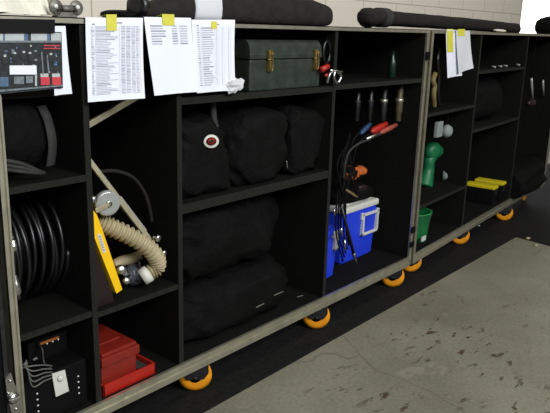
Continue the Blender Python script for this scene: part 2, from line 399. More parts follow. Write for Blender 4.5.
# ================================================================== PAPERS ON THE FRONT
def sheet(name, label, cat, tl, tr, br, bl, Y=-.016, curl=.01, rows=0, cols=None, tapes=(), matp='paper', fold=.05, group=None, head=0, top=.10, bot=.93, left=.1, right=.92, wave=.004, thing_name=None):
    TL, TR, BR, BL_ = [at(*q, Y) for q in (tl, tr, br, bl)]
    def P(u, v, d=0.):
        a = TL.lerp(TR, u).lerp(BL_.lerp(BR, u), v)
        a.y = Y - d - curl*v*v*(.6+.4*u) - wave*math.sin(u*5+v*2)*v
        return a
    k = MB(); nu, nv = 10, 14; vs = []; fs = []
    for j in range(nv+1):
        for i in range(nu+1): vs.append(P(i/nu, j/nv))
    for j in range(nv):
        for i in range(nu): a = j*(nu+1)+i; fs.append([a, a+1, a+nu+2, a+nu+1])
    if fold:                                                       # turned back over the top edge of the cabinet
        b = len(vs)
        for (yy, zz) in ((-.009, 1.3845), (.0, 1.3855), (fold, 1.386)):
            for i in range(nu+1):
                q = P(i/nu, 0); vs.append(Vector((q.x, yy, max(zz, q.z+.0005))))
        for j in range(3):
            for i in range(nu):
                r0 = (b+(j-1)*(nu+1)+i) if j else i; r1 = b+j*(nu+1)+i; fs.append([r0, r0+1, r1+1, r1])
    k.add(vs, fs, 0, True)
    rr = random.Random(len(label)*13+rows)
    def dash(u0, u1, v0, v1, mi):
        k.add([P(u0, v0, .0008), P(u1, v0, .0008), P(u1, v1, .0008), P(u0, v1, .0008)], [[0, 1, 2, 3]], mi)
    if cols:
        dv = (bot-top)/max(rows, 1)
        for j in range(rows):
            v = top+j*dv
            for (a, b, fill) in cols:
                e = a+(b-a)*(fill if fill > 0 else rr.uniform(.45, 1))
                dash(a, e, v, v+dv*.5, 1 if rr.random() < .75 else 2)
        if head:
            dash(left, left+.05, top-.035, top-.02, 2); dash(.45, .62, top-.05, top-.035, 2)
            for (a, b, fl) in cols: dash(b+.008, b+.012, top-.01, bot, 1)
    t = k.build(name, [MT[matp], MT['ink'], MT['ink2']]); tag(t, label, cat, group)
    for (u0, u1, v0, v1) in tapes:
        q = MB(); g = []
        for v in (v0, (max(v0, 0)+v1)/2, v1):
            for u in (u0, u1):
                if v >= 0: g.append(P(u, v, .0016))
                else: a = P(u, 0, .0016); a.z += .010; g.append(a)
        q.add(g, [[0, 1, 3, 2], [2, 3, 5, 4]], 0)
        if fold: 
            a = P(u0, 0, 0); b = P(u1, 0, 0); z = 1.3885
            q.add([g[0], g[1], Vector((b.x, .03, z)), Vector((a.x, .03, z))], [[0, 1, 2, 3]], 0)
        s = q.build('tape', MT['tape'], t); s['label'] = 'yellow tape strip'
    return t
tbl = [(.08, .14, -1), (.16, .56, -1), (.60, .68, .9), (.70, .78, .85), (.80, .86, .9), (.88, .93, .8)]
sheet('paper_sheet', 'white list sheet with a dense printed table under a wide yellow tape', 'paper', (85.5, 18), (143, 18), (142.5, 98), (86, 102), rows=44, cols=tbl, tapes=[(.34, .52, -.05, .15)], head=1, group='paper lists taped on the front')
sheet('paper_sheet', 'mostly blank white sheet with a few printed lines at its top', 'paper', (144, 17), (191, 18), (196, 91.5), (152.5, 95.5), rows=8, cols=[(.1, .42, -1), (.55, .68, .9), (.72, .92, .85)], top=.1, bot=.36, tapes=[(.36, .62, -.02, .10)], Y=-.020, group='paper lists taped on the front')
sheet('paper_sheet', 'white list sheet with a pale ruled table beside the green toolbox', 'paper', (191.5, 20), (235, 20), (233, 90), (195, 93), rows=26, cols=[(.1, .17, .8), (.2, .5, -1), (.54, .58, .5), (.68, .72, .5), (.84, .88, .5)], tapes=[(.43, .56, .02, .12)], head=1, Y=-.013, group='paper lists taped on the front', bot=.92)
sheet('paper_sheet', 'long narrow white sheet hanging in front of the far cabinet', 'paper', (446, 31), (459, 31), (461, 75.5), (446.5, 78), Y=-.002, curl=.004, rows=0, matp='paper', tapes=[(.05, .5, -.1, .45)], fold=.03, group='papers on the far cabinet')
sheet('paper_sheet', 'curled greyish sheet hanging over the far cabinet edge', 'paper', (456, 31), (470, 31), (471.5, 68), (457, 73.5), Y=-.009, curl=.010, rows=0, matp='paper2', tapes=[(.1, .6, -.05, .12)], fold=.06, group='papers on the far cabinet')
# crumpled bit of white paper under the table sheet
k = MB(); c = at(235, 86, -.02); blob(k, c, (.036, .014, .026), 3, .8, 1, (14, 9), freq=55); k.sm = [False]*len(k.sm)
tag(k.build('crumpled_paper', MT['paper2']), 'small crumpled white paper wad at the corner of the ruled sheet', 'paper')
# photo print hung with black tape, white sheet behind it
sheet('paper_sheet', 'white page showing behind the right side of the equipment photo', 'paper', (53, 26), (65.5, 26), (70.5, 93.5), (53, 95.5), Y=-.012, curl=.006, fold=0)
Yp = -.020
def rect(k, x0, y0, x1, y1, mi, d=0., sk=0.):
    k.add([at(x0, y0, Yp-d), at(x1, y0, Yp-d), at(x1+sk, y1, Yp-d), at(x0+sk, y1, Yp-d)], [[0, 1, 2, 3]], mi)
k = MB()
mts = [MT[q] for q in ('photo_dark', 'photo_light', 'photo_mid', 'photo_blue', 'photo_red', 'paper', 'photo_dark')]
k.add([at(-14, 32, Yp), at(61.5, 32, Yp), at(63, 88, Yp), at(-14, 95.5, Yp)], [[0, 1, 2, 3]], 0)
e = .0006
for x0, x1 in ((-14, 3), (5, 24), (31, 47), (51, 61)): rect(k, x0, 33, x1, 40.5, 1, e)
for x0, x1 in ((3, 5), (24, 28), (47, 50)): rect(k, x0, 33, x1, 40.5, 3, e)
rect(k, -14, 40.5, 62, 42.5, 2, e)
rr = random.Random(5)
for i in range(46):
    x = rr.uniform(-10, 58); y = rr.uniform(44, 72); s = rr.uniform(1, 3.2)
    rect(k, x, y, x+s, y+rr.uniform(.8, 2.4), rr.choice((2, 2, 3, 3, 0, 1)), 2*e, .3)
for cx_, cy_ in ((6, 60), (16, 57), (25, 56), (31, 57), (52, 58)):          # dark round gear
    k.add([at(cx_+4.4*math.cos(a), cy_+4.4*math.sin(a), Yp-3*e) for a in [2*math.pi*i/14 for i in range(14)]], [list(range(14))], 6)
    k.add([at(cx_+1.5*math.cos(a)-1, cy_-4+1.2*math.sin(a), Yp-4*e) for a in [2*math.pi*i/8 for i in range(8)]], [list(range(8))], 1)
rect(k, 44, 45, 60, 46.2, 4, 3*e); rect(k, 43.5, 48, 60, 49, 4, 3*e)
rect(k, 9.5, 65.5, 36.5, 74.5, 5, 4*e, .3)
rect(k, 0, 77, 8.5, 86.5, 3, 3*e); rect(k, 14, 76.5, 24, 84, 2, 3*e); rect(k, 26, 76, 33, 83, 2, 3*e); rect(k, 35, 75, 37, 86, 1, 3*e)
for x0 in (40.5, 52): rect(k, x0, 77, x0+9, 85, 4, 3*e, .3); rect(k, x0, 73.5, x0+8, 77, 1, 3*e)
for x0, y0, x1, y1 in ((41, 52, 45, 75), (46.5, 55, 50, 73)): rect(k, x0, y0, x0+1.4, y1, 2, 3*e, 1.5)
k.add([at(-14, 91, Yp-4*e), at(62.5, 84.8, Yp-4*e), at(62.8, 86.3, Yp-4*e), at(-14, 93.2, Yp-4*e)], [[0, 1, 2, 3]], 2)
# turned into a thin print
tag(k.build('photo_print', mts), 'colour photo print of shelved equipment taped at the upper left', 'photo print')
k = MB(); a = at(-16, 18.5, -.026); b = at(55, 19.5, -.026); c = at(55, 33, -.026); d = at(-16, 33, -.026)
k.add([a, b, c, d]+[q+Vector((0, .003, 0)) for q in (a, b, c, d)], [[0, 1, 2, 3], [7, 6, 5, 4], [0, 4, 5, 1], [1, 5, 6, 2], [2, 6, 7, 3], [3, 7, 4, 0]])
k.box((a.x, -.026, a.z-.002), (b.x, .03, max(a.z, b.z)+.002) if False else (a.x+.001, -.0255, a.z-.003))
tag(k.build('gaffer_tape', MT['gaffer']), 'wide black tape strip holding the equipment photo', 'tape')

# ================================================================== ON TOP OF THE CABINETS
def crumple(px0, px1, py, Y, w_, hgt, seed, label):
    k = MB(); a = at(px0, 16, Y); b = at(px1, 16, Y); n = 18; mm_ = 12; vs = []; fs = []
    for i in range(n+1):
        for j in range(mm_+1):
            u = i/n; v = j/mm_
            x = a.x+(b.x-a.x)*u; yy = Y+w_*(v-.5)
            z = 1.386+hgt*(max(0, math.sin(v*math.pi))*(.35+.65*abs(math.sin(u*4.4+seed)))*1.0)+.012*abs(noise.noise(Vector((x*14, yy*14, seed))))
            vs.append((x, yy+.03*math.sin(u*7+seed), z))
    for i in range(n):
        for j in range(mm_): q = i*(mm_+1)+j; fs.append([q, q+1, q+mm_+2, q+mm_+1])
    k.add(vs, fs, 0, False)
    return tag(k.build('crumpled_sheet', MT['cream']), label, 'paper', 'loose sheets on top of the near cabinet')
MT['cream'] = mat('cream_sheet', (226, 222, 205), .8, var=.03, scale=8)
crumple(-20, 44, 15, .10, .14, .085, 0.4, 'large curled cream sheet on the cabinet top at the upper left')
crumple(40, 62, 15, .12, .12, .045, 2.1, 'small cream sheet on the cabinet top next to the hinge')

def softlog(mb, pts, rad, seed, flat=1., lo=1.3835, amp=.1):
    """limp fabric tube through pts, elliptical radii (across, up) from rad(t)"""
    pts = bez(pts, 60); m_ = len(pts); vs = []; fs = []; n = 22; off = Vector((seed*3.7, 1.1, seed))
    for i, q in enumerate(pts):
        t = (pts[min(i+1, m_-1)]-pts[max(i-1, 0)]).normalized(); sd = Vector((-t.y, t.x, 0)).normalized(); up = t.cross(sd)*-1
        if up.z < 0: up = -up
        ra, ru = rad(i/(m_-1))
        for kk in range(n):
            a = 2*math.pi*kk/n; d = sd*(ra*math.copysign(abs(math.cos(a))**.8, math.cos(a)))+up*(ru*math.copysign(abs(math.sin(a))**.8, math.sin(a)))
            P = q+d*(1+amp*noise.noise(Vector((q.x*6, a*1.2, 0))+off)+amp*.6*noise.noise(Vector((q.x*20, a*2.5, 3))+off))
            P.z = max(P.z, lo); vs.append(P)
    for i in range(m_-1):
        for kk in range(n): fs.append([i*n+kk, i*n+(kk+1) % n, (i+1)*n+(kk+1) % n, (i+1)*n+kk])
    fs.append(list(range(n))[::-1]); fs.append([(m_-1)*n+kk for kk in range(n)])
    mb.add(vs, fs, 0, True)
# long limp bag behind the list sheets, with a white wrap
x0 = at(137, 12, .13).x; x1 = at(323, 12, .13).x
t = thing('tripod_bag', 'long dark bag with a white wrap lying behind the taped lists', 'bag', ((x0+x1)/2, .13, 1.383))
k = MB(); softlog(k, [(x0, .13, 1.41), (x0+.25*(x1-x0), .13, 1.425), (x0+.55*(x1-x0), .13, 1.43), (x1, .13, 1.425)], lambda u: (.055, (.022+.04*min(1, u*3)) if u < .94 else .062-.02*(u-.94)/.06), 2, amp=.08)
k.build('bag_body', MT['fabric2'], t)
xa = at(197, 12, .07).x; xb = at(222, 12, .07).x
k = MB(); softlog(k, [(xa, .13, 1.432), ((xa+xb)/2, .13, 1.432), (xb, .13, 1.432)], lambda u: (.063, .066), 4, amp=.03); k.build('wrap', MT['paper2'], t)['label'] = 'white wrap'
k = MB(); k.lathe([(.030, 0), (.040, -.004), (.042, -.02), (.036, -.03), (.02, -.03)], (x0+.01, .12, 1.425), (1, .2, 0), 20); k.build('end_ring', MT['gloss'], t)
# flat pouch to its left
xa = at(110, 14, .16).x; xb = at(134, 14, .16).x
k = MB(); blob(k, ((xa+xb)/2, .18, 1.397), ((xb-xa)/2, .07, .015), 6, .15, .8, (30, 16), lim=((0, 0, 1.3835), (9, .7, 1.5)))
tag(k.build('pouch', MT['fabric']), 'small flat black pouch on top behind the dense table sheet', 'pouch')
# long tapering bag on the right
a = at(367, 20, .16); b = at(514, 31, .30)
t = thing('stand_bag', 'long black bag tapering to the right on top across both cabinets', 'bag', ((a.x+b.x)/2, .2, 1.383))
k = MB(); softlog(k, [(a.x, .16, 1.43), (a.x+.12, .16, 1.432), (a.x+.6*(b.x-a.x), .24, 1.425), (b.x, .30, 1.415)], lambda u: (.05, (.032+.32*u) if u < .05 else .048-.011*min(1, (u-.05)/.12)), 8, amp=.07)
k.build('bag_body', MT['fabric2'], t)
k = MB(); softlog(k, [(a.x+.10, .16, 1.434), (a.x+.16, .165, 1.434)], lambda u: (.055, .047), 9, amp=.02); k.build('strap', MT['webbing'], t)
# scrap and sack further right
k = MB(F := FB); q = atb(499, 34, .05); blob(k, (q.x, .05, 1.393), (.09, .03, .009), 11, .3, .9, (20, 12), lim=((0, 0, 1.3835), (9, .7, 1.5)), freq=18)
tag(k.build('paper_scrap', MT['cream']), 'small pale scrap on the far cabinet edge below the bag tip', 'paper')
k = MB(FB); q = atb(549, 30, .2); blob(k, (q.x+.03, .2, 1.45), (.20, .10, .085), 12, .22, .8, (36, 24), lim=((0, 0, 1.3835), (9, .7, 1.7)))
t = k.build('sack', MT['fabric']); tag(t, 'lumpy black sack on the far cabinet in front of the bright window', 'bag')

# ================================================================== NEAR CABINET: FIRST COLUMN
XL, X1, X2, X3, XR = .861, 1.113, 1.468, 2.343, 3.122        # clear inner faces
X1r, X2r, X3r = 1.131, 1.487, 2.361
# strapped bag on the top shelf
t = thing('camera_bag', 'rounded black bag with a wide grey strap on the upper left shelf', 'bag', (.985, .2, .936))
k = MB(); blob(k, (.965, .22, 1.055), (.10, .17, .118), 21, .10, .7, lim=((XL+.004, .02, .9365), (X1-.012, .5, 1.30))); k.build('bag_body', MT['fabric'], t)
k = MB(); pts = bez([at(43, 106, .075), at(50, 122, .05), at(54, 145, .04), at(52, 166, .05)], 20)
vs = []; fs = []
for i, q in enumerate(pts): vs += [q+Vector((-.017, 0, 0)), q+Vector((.017, .012, 0)), q+Vector((.017, .016, 0)), q+Vector((-.017, .004, 0))]
for i in range(len(pts)-1):
    for j in range(4): fs.append([i*4+j, i*4+(j+1) % 4, i*4+4+(j+1) % 4, i*4+4+j])
k.add(vs, fs, 0, True); k.build('strap', MT['webbing'], t)
k = MB()
for dz in (0, .016, .03): k.tube(bez([at(2, 160+dz*300, .03), at(22, 164+dz*250, .015), at(38, 171+dz*60, .012), at(44, 173, .03)], 16), .006, 8)
k.build('carry_handle', MT['webbing'], t)
k = MB(); k.box((XL+.003, .04, 1.165), (X1-.02, .35, 1.205), bev=.008); k.build('top_flap', MT['fabric2'], t)

# coils of thick black cable, standing on edge
def coil(label, xc, yc, R, turns, wdt, seed, plugs):
    z0 = .504
    t = thing('coiled_cable', label, 'cable', (xc, yc, z0), 0, 'coiled cables on the middle left shelf')
    rr = random.Random(seed); pts = []; n = 44; rt = .0072
    for i in range(turns*n+1):
        a = 2*math.pi*i/n; u = i/(turns*n); lay = math.sin(u*math.pi*turns*.9+seed)*.5
        r_ = R-rt-.012+.010*math.sin(u*17+seed)+.004*lay
        x = xc+wdt*(u-.5)+.006*math.sin(a*1.3+seed)
        pts.append((max(XL+rt+.002, min(X1-rt-.002, x)), yc-r_*math.cos(a), z0+R+r_*math.sin(a)))
    k = MB(); k.tube(pts, rt, 8); k.build('cable', MT['gloss'], t)
    k = MB()
    for ang in (1.9, 4.4):
        c = Vector((xc, yc-(R-.02)*math.cos(ang), z0+R+(R-.02)*math.sin(ang)))
        k.box((xc-wdt/2-.0085, c.y-.012, c.z-.016), (min(X1-.003, xc+wdt/2+.0085), c.y+.012, c.z+.016), bev=.003)
    k.build('cable_tie', MT['black'], t)
    for a, b in plugs:
        k = MB(); a = Vector(a); b = Vector(b); d = (b-a).normalized(); l = (b-a).length
        k.lathe([(.008, 0), (.011, .006), (.011, l*.3), (.013, l*.34), (.013, l*.75), (.008, l*.8), (.006, l)], a, d, 14)
        p_ = k.build('plug', MT['steel'], t); p_['label'] = 'silver metal plug'
coil('coil of black cable with silver plugs against the left rail', .915, .235, .185, 9, .085, 1, [(at(12, 239, .01), at(13.5, 254, .005)), (at(13, 275, .01), at(19, 299, .005))])
coil('coil of black cable nearest the yellow case side of the shelf', 1.035, .26, .180, 9, .110, 4, [])

# power box in the bottom left cell
t = thing('power_box', 'black equipment box with rows of pale dots in the bottom left cell', 'equipment box', (.98, .15, FZ))
bx0, bx1, bz = .885, 1.100, .335
k = MB(); k.box((bx0, .03, FZ), (bx1, .42, bz), bev=.006); k.box((.955, .12, bz-.002), (bx1-.005, .40, bz+.07), bev=.006); k.build('housing', MT['black'], t)
k = MB()
for z in (.225, .245, .265, .285): 
    for x in (.925, 1.068): k.lathe([(.003, 0), (.003, .002), (.001, .003)], (x, .03, z), (0, -1, 0), 10)
for x in (1.02, 1.04, 1.06): k.lathe([(.003, 0), (.003, .002), (.001, .003)], (x, .12, .385), (0, -1, 0), 10)
k.build('indicator', MT['led'], t)
k = MB(); k.box((.995, .115, .390), (1.06, .135, .397)); k.build('orange_strip', MT['tanstrip'], t)['label'] = 'orange strip'
k = MB(); k.tube(bez([(.985, .125, .40), (.985, .09, .39), (.98, .075, .35), (.985, .045, .338)], 14), .004, 8); k.build('carry_handle', MT['darksteel'], t)
a, b, c, d = [at(*q, .021) for q in ((52, 374), (65, 370), (69, 391), (56, 397))]
k = MB(); k.add([a, b, c, d]+[q+Vector((0, .003, 0)) for q in (a, b, c, d)], [[0, 1, 2, 3], [7, 6, 5, 4], [0, 4, 5, 1], [1, 5, 6, 2], [2, 6, 7, 3], [3, 7, 4, 0]])
k.lathe([(.012, 0), (.008, .005), (.002, .007)], (a+c)/2+Vector((0, 0, .015)), (0, -1, 0), 12)
k.build('label_tag', MT['white'], t)['label'] = 'white tag'
k = MB()
for i in range(5): k.tube(bez([at(22+i, 368-i*2, .025), at(32, 372+i*5-6, .012), at(44, 374+i*4-9, .012), at(52, 366+i*3, .022)], 20), .0024, 6)
k.cyl(at(23, 366, .02), at(27, 362, .02), .005); k.cyl(at(33, 360, .02), at(37, 358, .02), .004)
tag(k.build('thin_cables', mat('grey_thin_cable', (92, 92, 88), .4, var=.1)), 'thin grey cables looped over the front of the dotted equipment box', 'cable')

# ================================================================== SECOND COLUMN
# folding metal arm: two flat bars meeting behind the divider, wheel and joints
t = thing('folding_arm', 'folding metal arm of two flat bars with a round wheel', 'stand', at(150, 262, .07))
slide = lambda a, b, x: a.lerp(b, max(0, (x-a.x)/(b.x-a.x)))
def bar(k, a, b, wd, th_, mi=0):
    a = Vector(a); b = Vector(b); d = (b-a); l = d.length; d.normalize(); n_ = Vector((0, 1, 0)); s_ = d.cross(n_).normalized(); n_ = s_.cross(d)
    T = Matrix((d, s_, n_)).transposed().to_4x4(); T.translation = a
    k.box((0, -wd/2, -th_/2), (l, wd/2, th_/2), mi, T, bev=.002)
k = MB(); bar(k, slide(at(81, 129, .10), at(145, 92, .10), 1.140), at(143, 93, .10), .019, .012); k.build('upper_bar', MT['bar'] if 'bar' in MT else MT.setdefault('bar', mat('matt_aluminium_bar', (176, 168, 140), .5, metal=.5, var=.1)), t)
k = MB(); bar(k, slide(at(81, 150, .10), at(122, 204, .09), 1.140), at(159, 252, .055), .017, .010); lb = k.build('lower_bar', MT['bar'], t)
k = MB(); bar(k, at(118, 198, .09), at(144, 232, .070), .021, .014); k.build('sleeve', MT['clear'], t)
for x, y in ((157, 238), (158, 250), (163, 253)): k = MB(); k.lathe([(.009, -.012), (.012, -.008), (.012, .008), (.009, .012)], at(x, y, .035), (0, 1, 0), 14); k.build('joint', MT['steel'], t)
c = at(107, 203, .06)
k = MB(); k.lathe([(.030, -.012), (.038, -.012), (.041, -.008), (.041, .008), (.038, .012), (.030, .012)], c, (.25, 1, 0), 36); wh = k.build('wheel', MT['clear'], t)
k = MB(); k.lathe([(.006, -.018), (.011, -.017), (.011, .013), (.006, .014)], c, (.25, 1, 0), 16); k.build('axle', MT['steel'], wh)
k = MB(); bar(k, c+Vector((-.005, -.016, 0)), c+Vector((-.055, -.016, -.012)), .016, .006); k.build('bracket', MT['bar'], wh)
k = MB(); k.lathe([(.006, 0), (.012, .004), (.012, .012), (.004, .016)], at(92, 199, .035), (0, -1, 0), 14); k.build('bolt', MT['steel'], wh)
# yellow case leaning on the divider
poly = [at(89.5, 206, .02), at(97, 215, .02), at(102.5, 230, .02), at(122.3, 289.5, .02), at(116.5, 293.5, .02), at(90.3, 229, .02)]
t = thing('hard_case', 'slim case with a bright yellow face leaning on the second shelf', 'case', (1.2, .1, .491))
low = min(q.z for q in poly); dz = max(0, .4925-low)
k = MB(); k.prism([(max(q.x, X1r+.003), q.z+dz) for q in poly], .02, .20); k.build('lid', MT['yellow'], t)
k = MB(); k.prism([(X1r+.003, .4925), (at(114, 293, .03).x, .4925), (at(112, 284, .03).x, .53), (X1r+.003, .745)], .032, .21); k.build('case_body', MT['darkred'], t)
k = MB(); a, b, c, d = [at(*q, .0185) for q in ((97.3, 234.5), (100.6, 233.8), (106.2, 252), (103, 253.2))]
k.add([a, b, c, d]+[q+Vector((0, .0015, 0)) for q in (a, b, c, d)], [[0, 1, 2, 3], [7, 6, 5, 4], [0, 4, 5, 1], [1, 5, 6, 2], [2, 6, 7, 3], [3, 7, 4, 0]])
for i in range(6):
    u0 = .1+.14*i; u1 = u0+.09
    k.add([a.lerp(d, u0).lerp(b.lerp(c, u0), .25)+Vector((0, -.0008, 0)), a.lerp(d, u0).lerp(b.lerp(c, u0), .75)+Vector((0, -.0008, 0)), a.lerp(d, u1).lerp(b.lerp(c, u1), .75)+Vector((0, -.0008, 0)), a.lerp(d, u1).lerp(b.lerp(c, u1), .25)+Vector((0, -.0008, 0))], [[0, 1, 2, 3]], 1)
k.build('name_plate', [MT['white'], MT['ink2']], t)['label'] = 'white printed plate'
# corrugated hose looping round to a fitting
pa = bez([at(98, 222, .11), at(108, 226, .09), at(126, 234, .065), at(145, 245, .04), at(156, 257, .03), at(157, 267, .035), at(149, 273, .045)], 300)
t = thing('ribbed_hose', 'beige corrugated hose looping over the second shelf', 'hose', (1.4, .09, .491))
nr = 23
k = MB(); k.tube(pa, lambda u: (.0285-.003*u)+.0042*math.sin(u*nr*2*math.pi), 18); k.build('tube', MT['hose'], t)
k = MB(); e0 = pa[-1]; e1 = e0+(pa[-1]-pa[-6]).normalized()*.03; k.cyl(e0, e1, .030, .030, 20); k.build('cuff', MT['white'], t)['label'] = 'white end cuff'
pb = bez([at(139, 256, .14), at(131, 259, .135), at(122, 261, .13), at(115, 265, .12)], 140)
k = MB(); k.tube(pb, lambda u: .017+.002*math.sin(u*11*2*math.pi), 14); k.build('small_tube', MT['hose'], t)
t = thing('valve_fitting', 'chrome and smoked plastic fitting behind the yellow case', 'fitting', (1.36, .12, .491))
c = at(134, 277, .10); c.z = max(c.z, .491+.040)
k = MB(); bm = bmesh.new(); bmesh.ops.create_uvsphere(bm, u_segments=24, v_segments=16, radius=.038); k.bm(bm, 0, Matrix.Translation(c), True)
k.lathe([(.02, 0), (.03, .01), (.03, .03), (.02, .04)], c, (.3, -.8, .2), 20); k.build('dome', mat('smoked_plastic', (70, 74, 80), .15, var=.3, spec=.8), t)
k = MB()
for x, y, r_ in ((121, 270, .018), (126, 281, .015)): k.lathe([(r_*.5, -.014), (r_, -.012), (r_, .006), (r_*.7, .012)], at(x, y, .075), (-.4, -1, .3), 18)
k.cyl(at(120, 272, .08), at(136, 276, .09), .008); k.build('metal_ring', MT['steel'], t)
k = MB(); k.tube(bez([at(139, 262, .07), at(140, 272, .065), at(137, 281, .06)], 12), .005, 8); k.build('lever', MT['darkred'], t)
# faint dark cable arc on the back wall of the cell
k = MB(); k.tube(bez([at(97, 172, .14), at(115, 171, .13), at(132, 177, .12), at(143, 190, .12), at(149, 206, .12), at(152, 222, .12)], 40), .0065, 8)
tag(k.build('dark_cable', MT['fabric2']), 'thick dark cable curving behind the lower metal bar', 'cable')
# red toolbox sitting in a red tray
t = thing('red_tray', 'open bright red tray beneath the red toolbox in the bottom cell', 'tray', (1.28, .13, FZ))
ty0, ty1 = .018, .27; tx0, tx1 = X1r+.02, at(156, 377, .018).x
k = MB(); k.box((tx0, ty0, FZ+.0005), (tx1, ty1, FZ+.006), bev=.002)
k.box((tx0, ty0, FZ), (tx1, ty0+.008, FZ+.042), bev=.002); k.box((tx0, ty1-.008, FZ), (tx1, ty1, FZ+.042), bev=.002)
k.box((tx0, ty0, FZ), (tx0+.008, ty1, FZ+.042), bev=.002); k.box((tx1-.008, ty0, FZ), (tx1, ty1, FZ+.042), bev=.002); k.build('tray_body', MT['red2'], t)
k = MB(); k.box((tx1-.05, ty0+.012, FZ+.006), (tx1-.012, ty1-.012, FZ+.026)); k.build('foam_liner', MT['webbing'], t)['label'] = 'grey liner'
t = thing('toolbox', 'red plastic toolbox with a ridged lid in the bottom cell', 'toolbox', (1.25, .14, FZ+.007))
y0, y1 = .035, .255; qa = at(100, 357, y0); qb = at(139, 346, y0); xa, xb = tx0+.012, min(qb.x, tx1-.055); zt = qa.z
k = MB(); k.box((xa, y0+.006, FZ+.007), (xb-.008, y1-.006, zt-.045), bev=.005); k.build('box_body', MT['red'], t)
k = MB(); k.box((xa-.002, y0-.002, zt-.045), (xb+.002, y1+.002, zt-.012), bev=.005); k.box((xa+.004, y0+.006, zt-.014), (xb-.004, y1-.006, zt), bev=.006); k.box((xa+.03, .10, zt-.002), (xb-.03, .18, zt+.007), bev=.004)
k.build('lid', MT['red'], t)

# ================================================================== THIRD COLUMN
# green metal toolbox on the top shelf
Y0 = .012; SH = 1.1405
a = at(250, 40, Y0); b = at(322.5, 39.5, Y0); xl, xr, zt = a.x, b.x, a.z; y1 = Y0+.23; zl = SH+.62*(zt-SH)
t = thing('toolbox', 'worn dark green metal toolbox with brass latches on the top shelf', 'toolbox', ((xl+xr)/2, .13, SH))
k = MB(); k.box((xl+.004, Y0+.003, SH), (xr-.004, y1-.003, zl), bev=.006); k.build('box_body', MT['olive'], t)
k = MB(); k.box((xl, Y0-.002, zl+.002), (xr, y1, zl+.022), bev=.004)
n_ = 10; prof = [(Y0, zl+.02), (Y0+.004, zt-.02), (Y0+.022, zt), (y1-.022, zt), (y1-.004, zt-.02), (y1-.002, zl+.02)]
k.add([(xl+.002, y, z) for y, z in prof]+[(xr-.002, y, z) for y, z in prof], [list(range(6)), list(range(11, 5, -1))]+[[i, i+6, (i+1) % 6+6, (i+1) % 6] for i in range(6)]); k.build('lid', MT['olive'], t)
for q in (269, 315):
    x = at(q, 55, Y0).x; k = MB(); k.box((x-.010, Y0-.008, zl-.045), (x+.010, Y0+.004, zl-.004), bev=.003); k.box((x-.012, Y0-.010, zl-.004), (x+.012, Y0+.001, zl+.035), bev=.003)
    k.cyl((x-.013, Y0-.008, zl+.0), (x+.013, Y0-.008, zl), .004); k.tube(bez([(x-.007, Y0-.012, zl+.03), (x-.007, Y0-.014, zl-.035), (x+.007, Y0-.014, zl-.035), (x+.007, Y0-.012, zl+.03)], 18), .002, 6)
    k.build('latch', MT['brass'], t)['label'] = 'brass latch'
k = MB(); xm = (xl+xr)/2; k.tube(bez([(xm-.09, .127, zt-.001), (xm-.075, .127, zt+.014), (xm+.075, .127, zt+.014), (xm+.09, .127, zt-.001)], 20), .004, 8); k.build('carry_handle', MT['darksteel'], t)
# clutter at the right of the toolbox
t = thing('spring_clamp', 'silver clamp with a red grip right of the green toolbox', 'clamp', at(333, 84, -.02))
k = MB(); k.tube(bez([at(327, 83, -.02), at(330, 74, -.025), at(336, 71, -.025), at(341, 76, -.022), at(338, 83, -.02)], 24), .0065, 8); k.cyl(at(330, 70.5, -.02), at(342, 72, -.02), .006); k.tube(bez([at(335, 71, -.028), at(334, 78, -.03), at(337, 84, -.025)], 10), .005, 8); k.build('jaw', MT['steel'], t)
k = MB(); k.cyl(at(321, 70, -.01), at(328, 66, -.012), .013, .010); k.cyl(at(325, 76, -.012), at(331, 73, -.012), .006); k.build('grip', MT['red2'], t)['label'] = 'red grip'
k = MB(); k.tube([at(326.5, 52, .03)+Vector((.024*math.cos(a_), 0, .045*math.sin(a_))) for a_ in [i*2*math.pi/24 for i in range(25)]], .008, 8)
t = k.build('black_ring', MT['gloss']); tag(t, 'black ring hanging behind the silver clamp at the toolbox end', 'ring')
t.location.z += 0

# slotted apron at the back of the bag shelf
t = thing('crate', 'low black crate with slot handles behind the bags under the top shelf', 'crate', (1.9, .42, .9))
k = MB(); k.box((X2r+.005, .36, .776), (2.25, .53, 1.0), bev=.004); k.box((X2r+.005, .355, 1.005), (1.60, .53, 1.10)); k.box((1.64, .355, 1.005), (1.75, .53, 1.10)); k.box((1.97, .355, 1.005), (2.25, .53, 1.10)); k.box((X2r+.005, .355, 1.075), (2.25, .53, 1.10)); k.build('crate_body', MT['edge'], t)

def soft(label, c, r, seed, lim, group, extra=None, amp=.13, wr=.9, e=.6):
    t = thing('soft_bag', label, 'bag', (c[0], c[1], lim[0][2]), 0, group)
    k = MB(); blob(k, c, r, seed, amp, e, (72, 48), lim=lim, wr=wr); k.build('bag_body', MT['fabric'], t)
    return t
g = 'black bags in the wide column'
zf = .7755
t = soft('black bag with a round white and red badge', (1.63, .2, .90), (.150, .18, .155), 31, ((X2r+.003, .03, zf), (1.775, .35, 1.08)), g)
bc = at(211, 141.5, .024)
k = MB(); k.lathe([(.020, 0), (.026, .003), (.024, .006), (.002, .007)], (0, 0, 0), (-.45, -1, .3), 24, T=Matrix.Translation(bc) @ Matrix.Scale(.95, 4) @ Matrix.Scale(1.3, 4, (1, 0, 0)))
k.lathe([(.012, .0072), (.015, .0078), (.004, .0084)], (0, 0, 0), (-.45, -1, .3), 14, 1, T=Matrix.Translation(bc) @ Matrix.Scale(1.45, 4, (1, 0, 0)))
k.lathe([(.004, .0088), (.006, .0092), (.001, .0096)], (0, 0, 0), (-.45, -1, .3), 10, 2, T=Matrix.Translation(bc) @ Matrix.Scale(1.7, 4, (1, 0, 0)))
k.build('badge', [MT['white'], MT['red'], MT['darkred']], t)['label'] = 'white and red badge'
